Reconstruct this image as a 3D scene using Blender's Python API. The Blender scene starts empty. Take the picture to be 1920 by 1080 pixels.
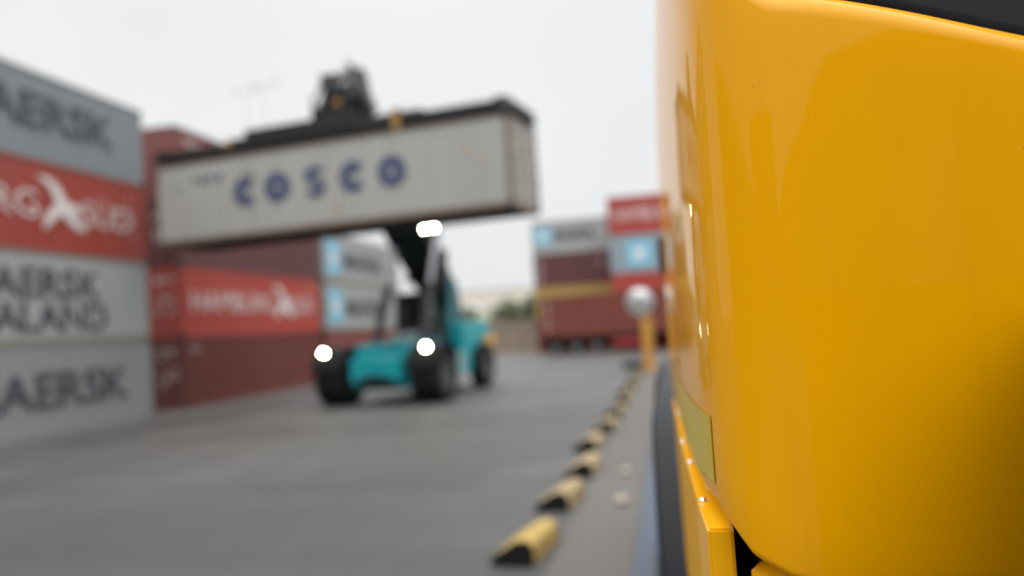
import bpy, bmesh, math, random
from math import sin, cos, pi, radians, sqrt, atan2
from mathutils import Vector, Matrix

random.seed(7)
scn = bpy.context.scene
col = scn.collection

# ------------------------------------------------------------------ camera
CAM_H = 2.2
PITCH, YAW, ROLL = radians(2.658), radians(10.524), radians(3.662)
fh = Vector((-sin(YAW), cos(YAW), 0)); UPV = Vector((0, 0, 1))
rg = Vector((cos(YAW), sin(YAW), 0))
fw = fh * cos(PITCH) + UPV * sin(PITCH)
cu = UPV * cos(PITCH) - fh * sin(PITCH)
ix = rg * cos(ROLL) - cu * sin(ROLL)          # picture right
iy = cu * cos(ROLL) + rg * sin(ROLL)          # picture up
cd = bpy.data.cameras.new('camera')
cam = bpy.data.objects.new('camera', cd); col.objects.link(cam)
cam.matrix_world = Matrix(((ix.x, iy.x, -fw.x, 0), (ix.y, iy.y, -fw.y, 0), (ix.z, iy.z, -fw.z, CAM_H), (0, 0, 0, 1)))
cd.sensor_width = 36.0; cd.lens = 1582.0 / 1920.0 * 36.0
cd.clip_start = 0.05; cd.clip_end = 3000
cd.dof.use_dof = True; cd.dof.focus_distance = 0.89; cd.dof.aperture_fstop = 1.9
scn.camera = cam

# ------------------------------------------------------------------ world: overcast daylight
SUN_EL, SUN_AZ = radians(56), radians(165)
w = bpy.data.worlds.new("World"); scn.world = w; w.use_nodes = True
nt = w.node_tree; nt.nodes.clear()
def wn(t, **k):
    n = nt.nodes.new(t)
    for a, b in k.items(): setattr(n, a, b)
    return n
out = wn('ShaderNodeOutputWorld'); bg = wn('ShaderNodeBackground'); add = wn('ShaderNodeAddShader'); bg2 = wn('ShaderNodeBackground')
sky = wn('ShaderNodeTexSky', sky_type='NISHITA', sun_disc=False, sun_elevation=SUN_EL, sun_rotation=SUN_AZ, air_density=1.0, dust_density=6.0, ozone_density=1.0)
hs = wn('ShaderNodeHueSaturation'); hs.inputs['Saturation'].default_value = 0.12
nt.links.new(sky.outputs[0], hs.inputs['Color']); nt.links.new(hs.outputs[0], bg.inputs[0]); bg.inputs[1].default_value = 0.012
# cloud layer: even white, brighter towards the zenith as an overcast sky is
tc = wn('ShaderNodeTexCoord'); sp = wn('ShaderNodeSeparateXYZ'); nt.links.new(tc.outputs['Generated'], sp.inputs[0])
mx = wn('ShaderNodeMath', operation='MAXIMUM'); nt.links.new(sp.outputs[2], mx.inputs[0]); mx.inputs[1].default_value = 0
pw = wn('ShaderNodeMapRange', interpolation_type='SMOOTHSTEP'); nt.links.new(mx.outputs[0], pw.inputs[0]); pw.inputs[1].default_value = .35; pw.inputs[2].default_value = .88
ml = wn('ShaderNodeMath', operation='MULTIPLY_ADD'); nt.links.new(pw.outputs[0], ml.inputs[0]); ml.inputs[1].default_value = 2.7; ml.inputs[2].default_value = 0.845
nz = wn('ShaderNodeTexNoise'); nz.inputs['Scale'].default_value = 2.2; nz.inputs['Detail'].default_value = 3; nt.links.new(tc.outputs['Generated'], nz.inputs['Vector'])
nm = wn('ShaderNodeMapRange'); nt.links.new(nz.outputs[0], nm.inputs[0]); nm.inputs[1].default_value = .3; nm.inputs[2].default_value = .7; nm.inputs[3].default_value = .965; nm.inputs[4].default_value = 1.035
m2 = wn('ShaderNodeMath', operation='MULTIPLY'); nt.links.new(ml.outputs[0], m2.inputs[0]); nt.links.new(nm.outputs[0], m2.inputs[1])
bg2.inputs[0].default_value = (0.972, 0.99, 1.0, 1); nt.links.new(m2.outputs[0], bg2.inputs[1])
nt.links.new(bg.outputs[0], add.inputs[0]); nt.links.new(bg2.outputs[0], add.inputs[1]); nt.links.new(add.outputs[0], out.inputs[0])

sd = bpy.data.lights.new('sun', 'SUN'); sd.energy = 0.7; sd.angle = radians(50); sd.color = (1, .96, .9)
so = bpy.data.objects.new('sun', sd); col.objects.link(so)
sdir = Vector((sin(SUN_AZ) * cos(SUN_EL), cos(SUN_AZ) * cos(SUN_EL), sin(SUN_EL)))
so.rotation_euler = sdir.to_track_quat('Z', 'Y').to_euler(); so.location = (0, 0, 60)

vs = scn.view_settings
vs.view_transform = 'Standard'; vs.look = 'None'; vs.exposure = 0.0; vs.gamma = 1.0
scn.render.engine = 'CYCLES'
scn.cycles.max_bounces = 6; scn.cycles.use_denoising = True
scn.cycles.sample_clamp_indirect = 6.0

# ------------------------------------------------------------------ materials
def mat(name, rgb, rough=.55, metal=0.0, spec=.5, coat=0.0, coat_rough=.03):
    m = bpy.data.materials.new(name); m.use_nodes = True
    b = m.node_tree.nodes['Principled BSDF']
    b.inputs['Base Color'].default_value = (*rgb, 1); b.inputs['Roughness'].default_value = rough
    b.inputs['Metallic'].default_value = metal; b.inputs['Specular IOR Level'].default_value = spec
    b.inputs['Coat Weight'].default_value = coat; b.inputs['Coat Roughness'].default_value = coat_rough
    return m
def nd(m, t, **k):
    n = m.node_tree.nodes.new(t)
    for a, b in k.items(): setattr(n, a, b)
    return n
def ln(m, a, b): m.node_tree.links.new(a, b)
def bs(m): return m.node_tree.nodes['Principled BSDF']
def objcoord(m, scale=(1, 1, 1)):
    t = nd(m, 'ShaderNodeTexCoord'); oi = nd(m, 'ShaderNodeObjectInfo')
    mu = nd(m, 'ShaderNodeVectorMath', operation='SCALE'); mu.inputs[0].default_value = (37, 91, 53); ln(m, oi.outputs['Random'], mu.inputs['Scale'])
    ad = nd(m, 'ShaderNodeVectorMath', operation='ADD'); ln(m, t.outputs['Object'], ad.inputs[0]); ln(m, mu.outputs[0], ad.inputs[1])
    mp = nd(m, 'ShaderNodeMapping'); ln(m, ad.outputs[0], mp.inputs[0]); mp.inputs['Scale'].default_value = scale
    return mp.outputs[0]
def noise(m, vec, scale, detail=4, rough=.55):
    n = nd(m, 'ShaderNodeTexNoise'); n.inputs['Scale'].default_value = scale; n.inputs['Detail'].default_value = detail; n.inputs['Roughness'].default_value = rough
    if vec: ln(m, vec, n.inputs['Vector'])
    return n.outputs['Fac']
def ramp(m, fac, a, b, va=0.0, vb=1.0):
    r = nd(m, 'ShaderNodeMapRange'); ln(m, fac, r.inputs[0])
    r.inputs[1].default_value = a; r.inputs[2].default_value = b; r.inputs[3].default_value = va; r.inputs[4].default_value = vb
    return r.outputs[0]
def mixc(m, fac, a, b):
    x = nd(m, 'ShaderNodeMix', data_type='RGBA')
    if isinstance(fac, float): x.inputs[0].default_value = fac
    else: ln(m, fac, x.inputs[0])
    for i, c in ((6, a), (7, b)):
        if isinstance(c, tuple): x.inputs[i].default_value = (*c, 1)
        else: ln(m, c, x.inputs[i])
    return x.outputs[2]

_pc = {}
def paint(rgb, rust=.35, fade=.25, rough=.5):
    """weathered container paint: faded patches, vertical streaks, rust spots"""
    rgb = tuple(.8 * c for c in rgb); k = (rgb, rust, fade)
    if k in _pc: return _pc[k]
    m = mat('weathered_paint', rgb, rough)
    big = noise(m, objcoord(m, (.5, .5, .5)), 1.3, 5)
    streak = noise(m, objcoord(m, (5, 5, .35)), 1.0, 5, .6)
    spot = noise(m, objcoord(m, (1, 1, .6)), 1.6, 8, .72)
    gx = tuple(min(1, .55 * c + .45 * (sum(rgb) / 3) + .03) for c in rgb)
    c1 = mixc(m, ramp(m, big, .3, .7, 0, fade), rgb, gx)
    c2 = mixc(m, ramp(m, streak, .45, .8, 0, .4), c1, tuple(.62 * c for c in rgb))
    c3 = mixc(m, ramp(m, spot, .70 - .12 * rust, .82 - .1 * rust, 0, .8 * min(1, rust * 2)), c2, (.10, .042, .018))
    ln(m, c3, bs(m).inputs['Base Color'])
    ln(m, ramp(m, big, .3, .7, rough - .08, rough + .12), bs(m).inputs['Roughness'])
    _pc[k] = m
    return m

M_rubber = mat('rubber', (.011, .011, .012), .85, 0, .3)
M_black = mat('black_paint', (.008, .009, .011), .5, 0, .3)
M_spreader = mat('spreader_black', (.012, .0125, .014), .6, 0, .3)
M_dull = mat('dull_orange', (.30, .17, .04), .6); M_label = mat('faded_orange', (.46, .29, .11), .6)
M_dark = mat('dark_steel', (.035, .036, .04), .5)
M_grey = mat('grey_steel', (.16, .165, .17), .45, .2)
M_chrome = mat('chrome', (.40, .40, .43), .28, 1.0)
M_teal = paint((.0, .40, .45), .15, .05, .35)
M_tealdark = paint((.008, .12, .14), .1, .1, .45)
M_glass = mat('dark_glass', (.006, .008, .009), .05, 0, .6)
M_pale = mat('pale_grey_paint', (.42, .43, .43), .5)
M_orange = mat('orange_paint', (.75, .33, .02), .45)
M_rust = mat('rusty_brown', (.13, .062, .032), .75)
M_white = mat('white_lettering', (.66, .60, .58), .6)
M_ink = mat('black_lettering', (.045, .05, .06), .6)
M_blueink = mat('blue_lettering', (.034, .048, .115), .6)
M_skyblue = mat('sky_blue_emblem', (.16, .50, .68), .6)
M_floor = mat('container_underside', (.03, .026, .022), .8)
M_rim = mat('wheel_rim', (.07, .07, .07), .5, .2)
M_lamp = mat('lamp_glow', (1, 1, .95), .3)
bs(M_lamp).inputs['Emission Color'].default_value = (1, .97, .66, 1); bs(M_lamp).inputs['Emission Strength'].default_value = 110

# asphalt
def asphalt(name, base, var, tint=(1, .97, .93), worn=False):  # worn: repaired patches, tyre tracks and the painted vignette-like darkening
    m = mat(name, (base,) * 3, .62, 0, .45)
    t = nd(m, 'ShaderNodeTexCoord').outputs['Object']
    mp = nd(m, 'ShaderNodeMapping'); ln(m, t, mp.inputs[0]); mp.inputs['Scale'].default_value = (1, .35, 1)
    a = noise(m, t, .16, 5, .6); b = noise(m, mp.outputs[0], .9, 6, .65); c = noise(m, t, 60, 3, .7); d = noise(m, t, 9, 4, .6)
    lo = tuple(base * (1 - var) * x for x in tint); hi = tuple(base * (1 + var) * x for x in tint)
    c1 = mixc(m, ramp(m, a, .32, .68), lo, hi)
    c2 = mixc(m, ramp(m, b, .5, .75, 0, .45), c1, tuple(base * .55 * x for x in tint))
    c3 = mixc(m, ramp(m, c, .35, .7, 0, .35), c2, tuple(base * 1.7 * x for x in tint))
    c4 = mixc(m, ramp(m, d, .66, .74, 0, .5), c3, tuple(base * .45 * x for x in tint))
    if worn:
        # repaired patches and dark curved tyre tracks
        vo = nd(m, 'ShaderNodeTexVoronoi', distance='CHEBYCHEV'); vo.inputs['Scale'].default_value = .12; ln(m, t, vo.inputs['Vector'])
        sc_ = nd(m, 'ShaderNodeSeparateColor'); ln(m, vo.outputs['Color'], sc_.inputs[0])
        c4 = mixc(m, ramp(m, sc_.outputs[0], .62, .66, 0, .45), c4, tuple(base * .6 * x for x in tint))
        wv = nd(m, 'ShaderNodeTexWave', wave_type='RINGS'); wv.inputs['Scale'].default_value = .085; wv.inputs['Distortion'].default_value = 3.5; wv.inputs['Detail'].default_value = 1; wv.inputs['Detail Scale'].default_value = .4
        mo = nd(m, 'ShaderNodeMapping'); mo.inputs['Location'].default_value = (24, -6, 0); ln(m, t, mo.inputs[0]); ln(m, mo.outputs[0], wv.inputs['Vector'])
        tr = ramp(m, wv.outputs['Fac'], .78, .97, 0, .5)
        mm_ = nd(m, 'ShaderNodeMath', operation='MULTIPLY'); ln(m, tr, mm_.inputs[0]); ln(m, ramp(m, b, .3, .6), mm_.inputs[1])
        c4 = mixc(m, mm_.outputs[0], c4, tuple(base * .4 * x for x in tint))
    if worn:  # vignette-like darkening of the near left ground, painted into the colour
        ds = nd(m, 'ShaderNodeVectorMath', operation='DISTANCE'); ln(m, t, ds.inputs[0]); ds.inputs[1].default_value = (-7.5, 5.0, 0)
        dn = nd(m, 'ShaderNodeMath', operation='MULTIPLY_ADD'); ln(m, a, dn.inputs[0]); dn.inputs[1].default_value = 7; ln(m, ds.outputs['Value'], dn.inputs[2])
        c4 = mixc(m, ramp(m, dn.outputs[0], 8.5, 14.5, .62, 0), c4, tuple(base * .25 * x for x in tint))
    ln(m, c4, bs(m).inputs['Base Color'])
    ln(m, ramp(m, a, .3, .7, .5, .68), bs(m).inputs['Roughness'])
    bu = nd(m, 'ShaderNodeBump'); bu.inputs['Strength'].default_value = .35; bu.inputs['Distance'].default_value = .01
    ln(m, c, bu.inputs['Height']); ln(m, bu.outputs[0], bs(m).inputs['Normal'])
    return m
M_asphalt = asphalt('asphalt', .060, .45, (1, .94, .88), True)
M_apron = asphalt('old_concrete', .078, .25, (1, .95, .88))
M_strip = asphalt('strip_asphalt', .062, .3, (1, .88, .76))

# ------------------------------------------------------------------ mesh helpers
class MB:
    def __init__(s): s.b = bmesh.new()
    def box(s, x0, x1, y0, y1, z0, z1, mtx=None, bev=0):
        g = bmesh.ops.create_cube(s.b, size=1)['verts']
        T = Matrix.Translation(((x0 + x1) / 2, (y0 + y1) / 2, (z0 + z1) / 2)) @ Matrix.Diagonal((x1 - x0, y1 - y0, z1 - z0, 1))
        bmesh.ops.transform(s.b, matrix=T, verts=g)
        if bev:
            ed = list({e for v in g for e in v.link_edges})
            r = bmesh.ops.bevel(s.b, geom=ed, offset=bev, segments=2, profile=.6, affect='EDGES')
            g = list({v for f in r['faces'] for v in f.verts} | {v for v in g if v.is_valid})
        if mtx: bmesh.ops.transform(s.b, matrix=mtx, verts=g)
        return s
    def beam(s, p, q, wx, wz, wx2=None, wz2=None):
        """box section from p to q; wx across, wz in the other direction"""
        p, q = Vector(p), Vector(q); d = (q - p).normalized()
        x = d.cross(UPV)
        x = Vector((1, 0, 0)) if x.length < 1e-3 else x.normalized()
        z = x.cross(d).normalized()
        vs_ = []
        for P, a, b in ((p, wx, wz), (q, wx2 or wx, wz2 or wz)):
            for sx, sz in ((-1, -1), (1, -1), (1, 1), (-1, 1)):
                vs_.append(s.b.verts.new(P + x * sx * a / 2 + z * sz * b / 2))
        for f in ((3, 2, 1, 0), (4, 5, 6, 7), (0, 1, 5, 4), (1, 2, 6, 5), (2, 3, 7, 6), (3, 0, 4, 7)):
            s.b.faces.new([vs_[i] for i in f])
        return s
    def tube(s, pts, r, n=12, r2=None):
        pts = [Vector(p) for p in pts]; rings = []
        for i, p in enumerate(pts):
            d = (pts[min(i + 1, len(pts) - 1)] - pts[max(i - 1, 0)]).normalized()
            x = d.cross(UPV)
            x = Vector((1, 0, 0)) if x.length < 1e-3 else x.normalized()
            z = x.cross(d)
            rr = r if r2 is None else r + (r2 - r) * i / (len(pts) - 1)
            rings.append([s.b.verts.new(p + (x * cos(2 * pi * k / n) + z * sin(2 * pi * k / n)) * rr) for k in range(n)])
        for a, b in zip(rings, rings[1:]):
            for k in range(n): s.b.faces.new((a[k], a[(k + 1) % n], b[(k + 1) % n], b[k]))
        s.b.faces.new(list(reversed(rings[0]))); s.b.faces.new(rings[-1])
        return s
    def lathe(s, prof, axis='X', n=40, c=(0, 0, 0), closed=True):
        """prof: (along axis, radius)"""
        c = Vector(c); rings = []
        for a, r in prof:
            ring = []
            for k in range(n):
                t = 2 * pi * k / n
                v = {'X': (a, r * cos(t), r * sin(t)), 'Y': (r * cos(t), a, r * sin(t)), 'Z': (r * cos(t), r * sin(t), a)}[axis]
                ring.append(s.b.verts.new(c + Vector(v)))
            rings.append(ring)
        for a, b in zip(rings, rings[1:]):
            for k in range(n): s.b.faces.new((a[k], a[(k + 1) % n], b[(k + 1) % n], b[k]))
        if closed:
            s.b.faces.new(list(reversed(rings[0]))); s.b.faces.new(rings[-1])
        return s
    def prism(s, poly, o, ux, uy, depth):
        """polygon (list of 2D) in plane o + a*ux + b*uy, thickness along ux x uy"""
        o, ux, uy = Vector(o), Vector(ux), Vector(uy); n = ux.cross(uy).normalized() * depth
        A = [s.b.verts.new(o + ux * a + uy * b) for a, b in poly]; B = [s.b.verts.new(v.co + n) for v in A]
        s.b.faces.new(list(reversed(A))); s.b.faces.new(B)
        k = len(A)
        for i in range(k): s.b.faces.new((A[i], A[(i + 1) % k], B[(i + 1) % k], B[i]))
        return s
    def grid(s, rows):
        R = [[s.b.verts.new(p) for p in r] for r in rows]
        for a, b in zip(R, R[1:]):
            for i in range(len(a) - 1): s.b.faces.new((a[i], a[i + 1], b[i + 1], b[i]))
        return s
    def build(s, name, m, parent=None, smooth=False, loc=None, autosmooth=None):
        bmesh.ops.recalc_face_normals(s.b, faces=s.b.faces)
        me = bpy.data.meshes.new(name); s.b.to_mesh(me); s.b.free()
        if smooth or autosmooth:
            for p in me.polygons: p.use_smooth = True
        if autosmooth and hasattr(me, 'set_sharp_from_angle'): me.set_sharp_from_angle(angle=radians(autosmooth))
        for mm in (m if isinstance(m, (list, tuple)) else [m]): me.materials.append(mm)
        o = bpy.data.objects.new(name, me); col.objects.link(o)
        if parent: o.parent = parent
        if loc: o.location = loc
        return o
def tag(o, label=None, cat=None, group=None, kind=None):
    if label: o['label'] = label
    if cat: o['category'] = cat
    if group: o['group'] = group
    if kind: o['kind'] = kind
    return o
def empty(name, loc, rz, label, cat, group=None):
    o = bpy.data.objects.new(name, None); col.objects.link(o); o.location = loc; o.rotation_euler = (0, 0, rz)
    return tag(o, label, cat, group)
def copy_part(o, parent, loc=None, rot=None):
    c = o.copy(); col.objects.link(c); c.parent = parent
    if loc is not None: c.location = loc
    if rot is not None: c.rotation_euler = rot
    for ch in list(o.children): copy_part(ch, c)
    return c

def text_polys(txt, w, h, bold=.03, serif=False):
    """mesh data of a word, scaled to w x h, in the XY plane with its lower left corner at 0,0"""
    cu_ = bpy.data.curves.new('lettering', 'FONT'); cu_.body = txt; cu_.offset = bold; cu_.resolution_u = 3; cu_.extrude = .004
    t = bpy.data.objects.new('lettering', cu_); col.objects.link(t)
    dg = bpy.context.evaluated_depsgraph_get(); me = bpy.data.meshes.new_from_object(t.evaluated_get(dg))
    bpy.data.objects.remove(t); bpy.data.curves.remove(cu_)
    xs = [v.co.x for v in me.vertices]; ys = [v.co.y for v in me.vertices]
    for v in me.vertices:
        v.co.x = (v.co.x - min(xs)) / (max(xs) - min(xs)) * w; v.co.y = (v.co.y - min(ys)) / (max(ys) - min(ys)) * h
    me.materials.clear()
    return me

# ------------------------------------------------------------------ ground
def sheet(name, x0, x1, y0, y1, z, m):
    b = MB(); b.grid([[(x0, y0, z), (x1, y0, z)], [(x0, y1, z), (x1, y1, z)]])
    return tag(b.build(name, m), kind='structure')
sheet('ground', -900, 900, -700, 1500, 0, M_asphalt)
sheet('concrete_apron', -22, -15.6, -40, 56, .004, M_apron)
sheet('pavement', -1.25, 14, -20, 58, .004, M_strip)
b = MB(); b.box(-.47, -.27, 3.2, 34, 0, .10, bev=.012)
tag(b.build('kerb', mat('blue_grey_kerb', (.038, .052, .08), .6)), kind='structure')
M_earth = asphalt('bare_earth', .2, .25, (1.1, .8, .6))
sheet('dirt_verge', -60, -10.6, 69.5, 140, .004, M_earth)
sheet('grass_bank', -90, 60, 118, 300, .008, mat('dull_grass', (.07, .08, .035), .9))
# far hills
b = MB(); rows = []
for j in range(5):
    r = []
    for i in range(61):
        x = -400 + i * 14; hgt = (9 + 6 * sin(i * .31 + 1) + 4 * sin(i * .83)) * [0, .55, .9, 1, 0][j]
        r.append((x, 330 + j * 35, max(0, hgt)))
    rows.append(r)
b.grid(rows); mh = mat('hill_scrub', (.10, .115, .075), .95)
ln(mh, mixc(mh, ramp(mh, noise(mh, nd(mh, 'ShaderNodeTexCoord').outputs['Object'], .06, 6), .35, .65), (.06, .085, .04), (.17, .17, .12)), bs(mh).inputs['Base Color'])
tag(b.build('hills', mh, smooth=True), kind='structure')

# ------------------------------------------------------------------ shipping containers
CW = 2.438
cast_me = None
def corrugated(L, H, y, sgn, m, x0, x1, z0, z1, pitch, depth, along='X'):
    """corrugated wall; outer face towards sgn"""
    n = max(2, round((x1 - x0) / pitch)); p = (x1 - x0) / n; pts = []
    for i in range(n):
        a = x0 + i * p
        pts += [(a, 0), (a + .26 * p, 0), (a + .5 * p, depth), (a + .76 * p, depth)]
    pts.append((x1, 0))
    f = (lambda a, d, z: (a, y - sgn * d, z)) if along == 'X' else (lambda a, d, z: (y - sgn * d, a, z))
    B = MB(); B.grid([[f(a, d, z) for a, d in pts] for z in (z0, z1)])
    return B
def digits_block(B, x, y, z, w, h, rows=1):
    """unreadable rows of small stencilled characters"""
    for r in range(rows):
        n = max(2, int(w / (h / rows * .7)))
        for i in range(n):
            if random.random() < .22: continue
            hh = h / rows * .62; cw = w / n * .55; xx = x + i * w / n; zz = z - (r + 1) * h / rows
            B.box(xx, xx + cw * .35, y - .004, y, zz, zz + hh)
            B.box(xx + cw * .35, xx + cw, y - .004, y, zz + hh * random.choice((.75, .4, 0)), zz + hh * 1.0 if random.random() < .3 else zz + hh * .8)
    return B
def star_emblem(parent, x, z, s, y):
    """seven pointed white star on a sky blue square"""
    b_ = MB(); b_.box(x, x + s, y - .006, y, z, z + s); sq = b_.build('emblem', M_skyblue, parent)
    b_ = MB(); poly = []
    for k in range(14):
        r = s * (.42 if k % 2 == 0 else .17); t = pi / 2 + pi * k / 7
        poly.append((x + s / 2 + r * cos(t), z + s / 2 + r * sin(t)))
    b_.prism(poly, (0, y - .008, 0), (1, 0, 0), (0, 0, 1), .004); b_.build('star', M_white, sq)
def swoosh(parent, x, z, s, y):
    """white bird like crossed curves"""
    b_ = MB()
    def stroke(pts, ws, dy=0):
        L_, R_ = [], []
        for i, (px, pz) in enumerate(pts):
            a = Vector(pts[min(i + 1, len(pts) - 1)]) - Vector(pts[max(0, i - 1)]); a.normalize()
            L_.append((px - a.y * ws[i], pz + a.x * ws[i])); R_.append((px + a.y * ws[i], pz - a.x * ws[i]))
        P = [(x + q[0] * s * 1.22, z + q[1] * s * .92) for q in L_ + R_[::-1]]
        b_.prism(P, (0, y - .006 - dy, 0), (1, 0, 0), (0, 0, 1), .004)
    stroke([(-.55, .62), (-.32, .6), (-.12, .42), (.02, .12), (.18, -.12), (.42, -.34), (.62, -.42)], [.01, .07, .11, .14, .13, .09, .01])
    stroke([(-.42, -.5), (-.3, -.24), (-.08, -.02), (.12, .08), (.36, .06), (.5, -.06)], [.01, .1, .12, .12, .09, .01], .006)
    b_.build('emblem', M_white, parent)
def annulus(B, x, z, r0, r1, a0, a1, y, sx=1.0, n=28):
    P = [(x + sx * r1 * cos(a0 + (a1 - a0) * i / n), z + r1 * sin(a0 + (a1 - a0) * i / n)) for i in range(n + 1)]
    Q = [(x + sx * r0 * cos(a0 + (a1 - a0) * i / n), z + r0 * sin(a0 + (a1 - a0) * i / n)) for i in range(n + 1)]
    for i in range(n):
        B.prism([Q[i], P[i], P[i + 1], Q[i + 1]], (0, y - .006, 0), (1, 0, 0), (0, 0, 1), .004)

def container(label, loc, rz, m, L=12.192, H=2.591, group=None, door=-1, words=(), frame_m=None, marks=None, end_marks=None, mark_m=None, door_m=None):
    global cast_me
    root = empty('shipping_container', loc, rz, label, 'container', group)
    h = L / 2; wy = CW / 2; fm = frame_m or m
    f = MB()
    for sx in (-1, 1):
        for sy in (-1, 1):
            x0 = sx * h; y0 = sy * wy
            f.box(min(x0, x0 - sx * .11), max(x0, x0 - sx * .11), min(y0, y0 - sy * .08), max(y0, y0 - sy * .08), .118, H - .118)
        f.box(min(sx * h, sx * (h - .1)) + .006 * (sx < 0), max(sx * h, sx * (h - .1)) - .006 * (sx > 0), -wy + .18, wy - .18, .002, .15)
        f.box(min(sx * h, sx * (h - .1)) + .006 * (sx < 0), max(sx * h, sx * (h - .1)) - .006 * (sx > 0), -wy + .18, wy - .18, H - .12, H - .004)
    for sy in (-1, 1):
        a, b_ = sorted((sy * (wy - .004), sy * (wy - .07)))
        f.box(-h + .18, h - .18, a, b_, .004, .16); f.box(-h + .18, h - .18, a, b_, H - .075, H - .006)
    f.build('frame', fm, root)
    if cast_me is None:
        c = MB(); c.box(-.089, .089, -.081, .081, 0, .118, bev=.008); t = c.build('corner_casting', M_dark, root); cast_me = t.data; bpy.data.objects.remove(t)
    for sx in (-1, 1):
        for sy in (-1, 1):
            for z in (0, H - .118):
                o = bpy.data.objects.new('corner_casting', cast_me); col.objects.link(o); o.parent = root; o.location = (sx * (h - .088), sy * (wy - .080), z)
    for sy in (-1, 1):
        corrugated(L, H, sy * (wy - .012), sy, m, -h + .11, h - .11, .155, H - .07, .278, .036).build('side_panel', m, root)
    corrugated(L, H, -door * (h - .012), -door, m, -wy + .08, wy - .08, .15, H - .11, .25, .045, 'Y').build('end_panel', m, root)
    for s in (-1, 1):                                         # two doors with two locking bars each
        d = MB(); y0, y1 = sorted((s * .012, s * (wy - .085)))
        xa, xb = sorted((door * (h - .02), door * (h - .065)))
        d.box(xa, xb, y0, y1, .155, H - .125)
        for z0 in (.35, .95, 1.55): d.box(min(xb if door > 0 else xa - .015, xb + .015 if door > 0 else xa), max(xb if door > 0 else xa - .015, xb + .015 if door > 0 else xa), y0 + .12, y1 - .12, z0, z0 + .3)
        dd = d.build('door', door_m or m, root)
        for k in (.3, .82):
            r = MB(); y = s * (k * (wy - .1) + .06); x = door * (h - .002)
            r.tube([(x, y, .08), (x, y, H - .06)], .017, 8)
            for zz in (.25, 1.15, 2.1): r.box(min(x - door * .02, x + door * .02), max(x - door * .02, x + door * .02), y - .05, y + .05, zz, zz + .07)
            r.build('locking_bar', M_grey, dd)
    r = MB(); r.box(-h + .1, h - .1, -wy + .072, wy - .072, H - .05, H - .02); r.build('roof', m, root)
    r = MB(); r.box(-h + .1, h - .1, -wy + .072, wy - .072, .10, .15)
    for i in range(int(L / .4)): xx = -h + .3 + i * .4; r.box(xx, xx + .05, -wy + .075, wy - .075, .02, .1)
    r.build('floor', M_floor, root)
    y = -wy + .006
    for spec in words:
        if spec[0] == 'text':
            _, txt, x, z, w_, h_, mm, bold = spec
            me = text_polys(txt, w_, h_, bold); me.materials.append(mm); me.name = 'lettering'
            o = bpy.data.objects.new('lettering', me); col.objects.link(o); o.parent = root
            o.matrix_local = Matrix.Translation((x, y - .004, z)) @ Matrix.Rotation(pi / 2, 4, 'X')
        elif spec[0] == 'star': star_emblem(root, spec[1], spec[2], spec[3], y)
        elif spec[0] == 'bird': swoosh(root, spec[1], spec[2], spec[3], y)
    if marks:
        B = MB()
        for (x, z, w_, h_, rr) in marks: digits_block(B, x, y, z, w_, h_, rr)
        B.build('stencilled_marks', mark_m or M_white, root)
    if end_marks:
        B = MB()
        for (yy, z, w_, h_, rr) in end_marks: digits_block(B, yy, 0, z, w_, h_, rr)
        o = B.build('stencilled_marks', M_white, root)
        o.matrix_local = Matrix.Translation((door * (h + .006), 0, 0)) @ Matrix.Rotation(door * pi / 2, 4, 'Z')
    return root

C_grey_dark = paint((.25, .27, .285), .3, .2); C_grey = paint((.41, .42, .42), .35, .2); C_grey_low = paint((.30, .31, .308), .35, .25)
C_red = paint((.39, .052, .032), .35, .15); C_red_b = paint((.48, .058, .036), .3, .12)
C_brown = paint((.165, .030, .022), .4, .2); C_maroon = paint((.135, .035, .035), .35, .25); C_redbrown = paint((.24, .055, .045), .4, .3)
C_cosco = paint((.42, .415, .385), .75, .45); C_yellow = paint((.50, .31, .07), .4, .3); C_rustframe = paint((.17, .10, .07), .9, .3)
C_khaki = paint((.30, .27, .20), .6, .3); C_farred = paint((.44, .048, .034), .25, .15)

RX = -17.37 - CW / 2            # centre line of the left row: its visible sides lie at x = -17.37
H0 = 2.591
def row(label, y0, level, m, words=(), **k):
    return container(label, (RX, y0 + 6.096, level * (H0 + .012)), pi / 2, m, group='containers of the left row', words=words, **k)
def YX(y, y0): return y - y0 - 6.096            # street position -> position along the container
A0 = 13.72
row('light grey container with one line of black letters, on the ground at left', A0, 0, C_grey_low, [('text', 'MAERSK', YX(17.9, A0), .74, 6.75, 1.03, M_ink, .022)], frame_m=C_grey_low)
row('pale grey container with two lines of black letters in the near left stack', A0, 1, C_grey,
    [('text', 'MAERSK', YX(18.05, A0), 1.27, 5.4, .86, M_ink, .018), ('text', 'SEALAND', YX(17.9, A0), .32, 5.8, .86, M_ink, .018)], frame_m=C_khaki)
HAMB = lambda: [('text', 'HAMBURG', -5.5, .95, 6.6, .76, M_white, -.006), ('bird', 2.05, 1.30, 1.45, 0), ('text', 'SÜD', 2.95, .92, 2.35, .92, M_white, -.006)]
row('red container with white letters and a bird emblem, third level of the near left stack', A0, 2, C_red, HAMB(), marks=[(5.15, 2.25, .35, 1.5, 6)])
row('darker grey container with black letters, topmost of the near left stack', A0, 3, C_grey_dark, [('text', 'MAERSK', YX(17.8, A0), .9, 6.6, 1.05, M_ink, .022)])
B0 = 27.92
EM = [(.15, 2.3, .9, .5, 2), (.2, 1.55, .75, .7, 3)]
row('dull brownish red container without large letters, on the ground beside the reach stacker', B0, 0, C_brown, marks=[(-5.6, 2.3, .7, .22, 1)], end_marks=EM)
row('bright red lettered container on top of the dull brownish red one', B0, 1, C_red_b, HAMB(), marks=[(4.9, 2.35, .8, .25, 1)], end_marks=[(.15, 2.35, .9, .35, 1), (.15, 1.75, .8, .9, 4)])
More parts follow.
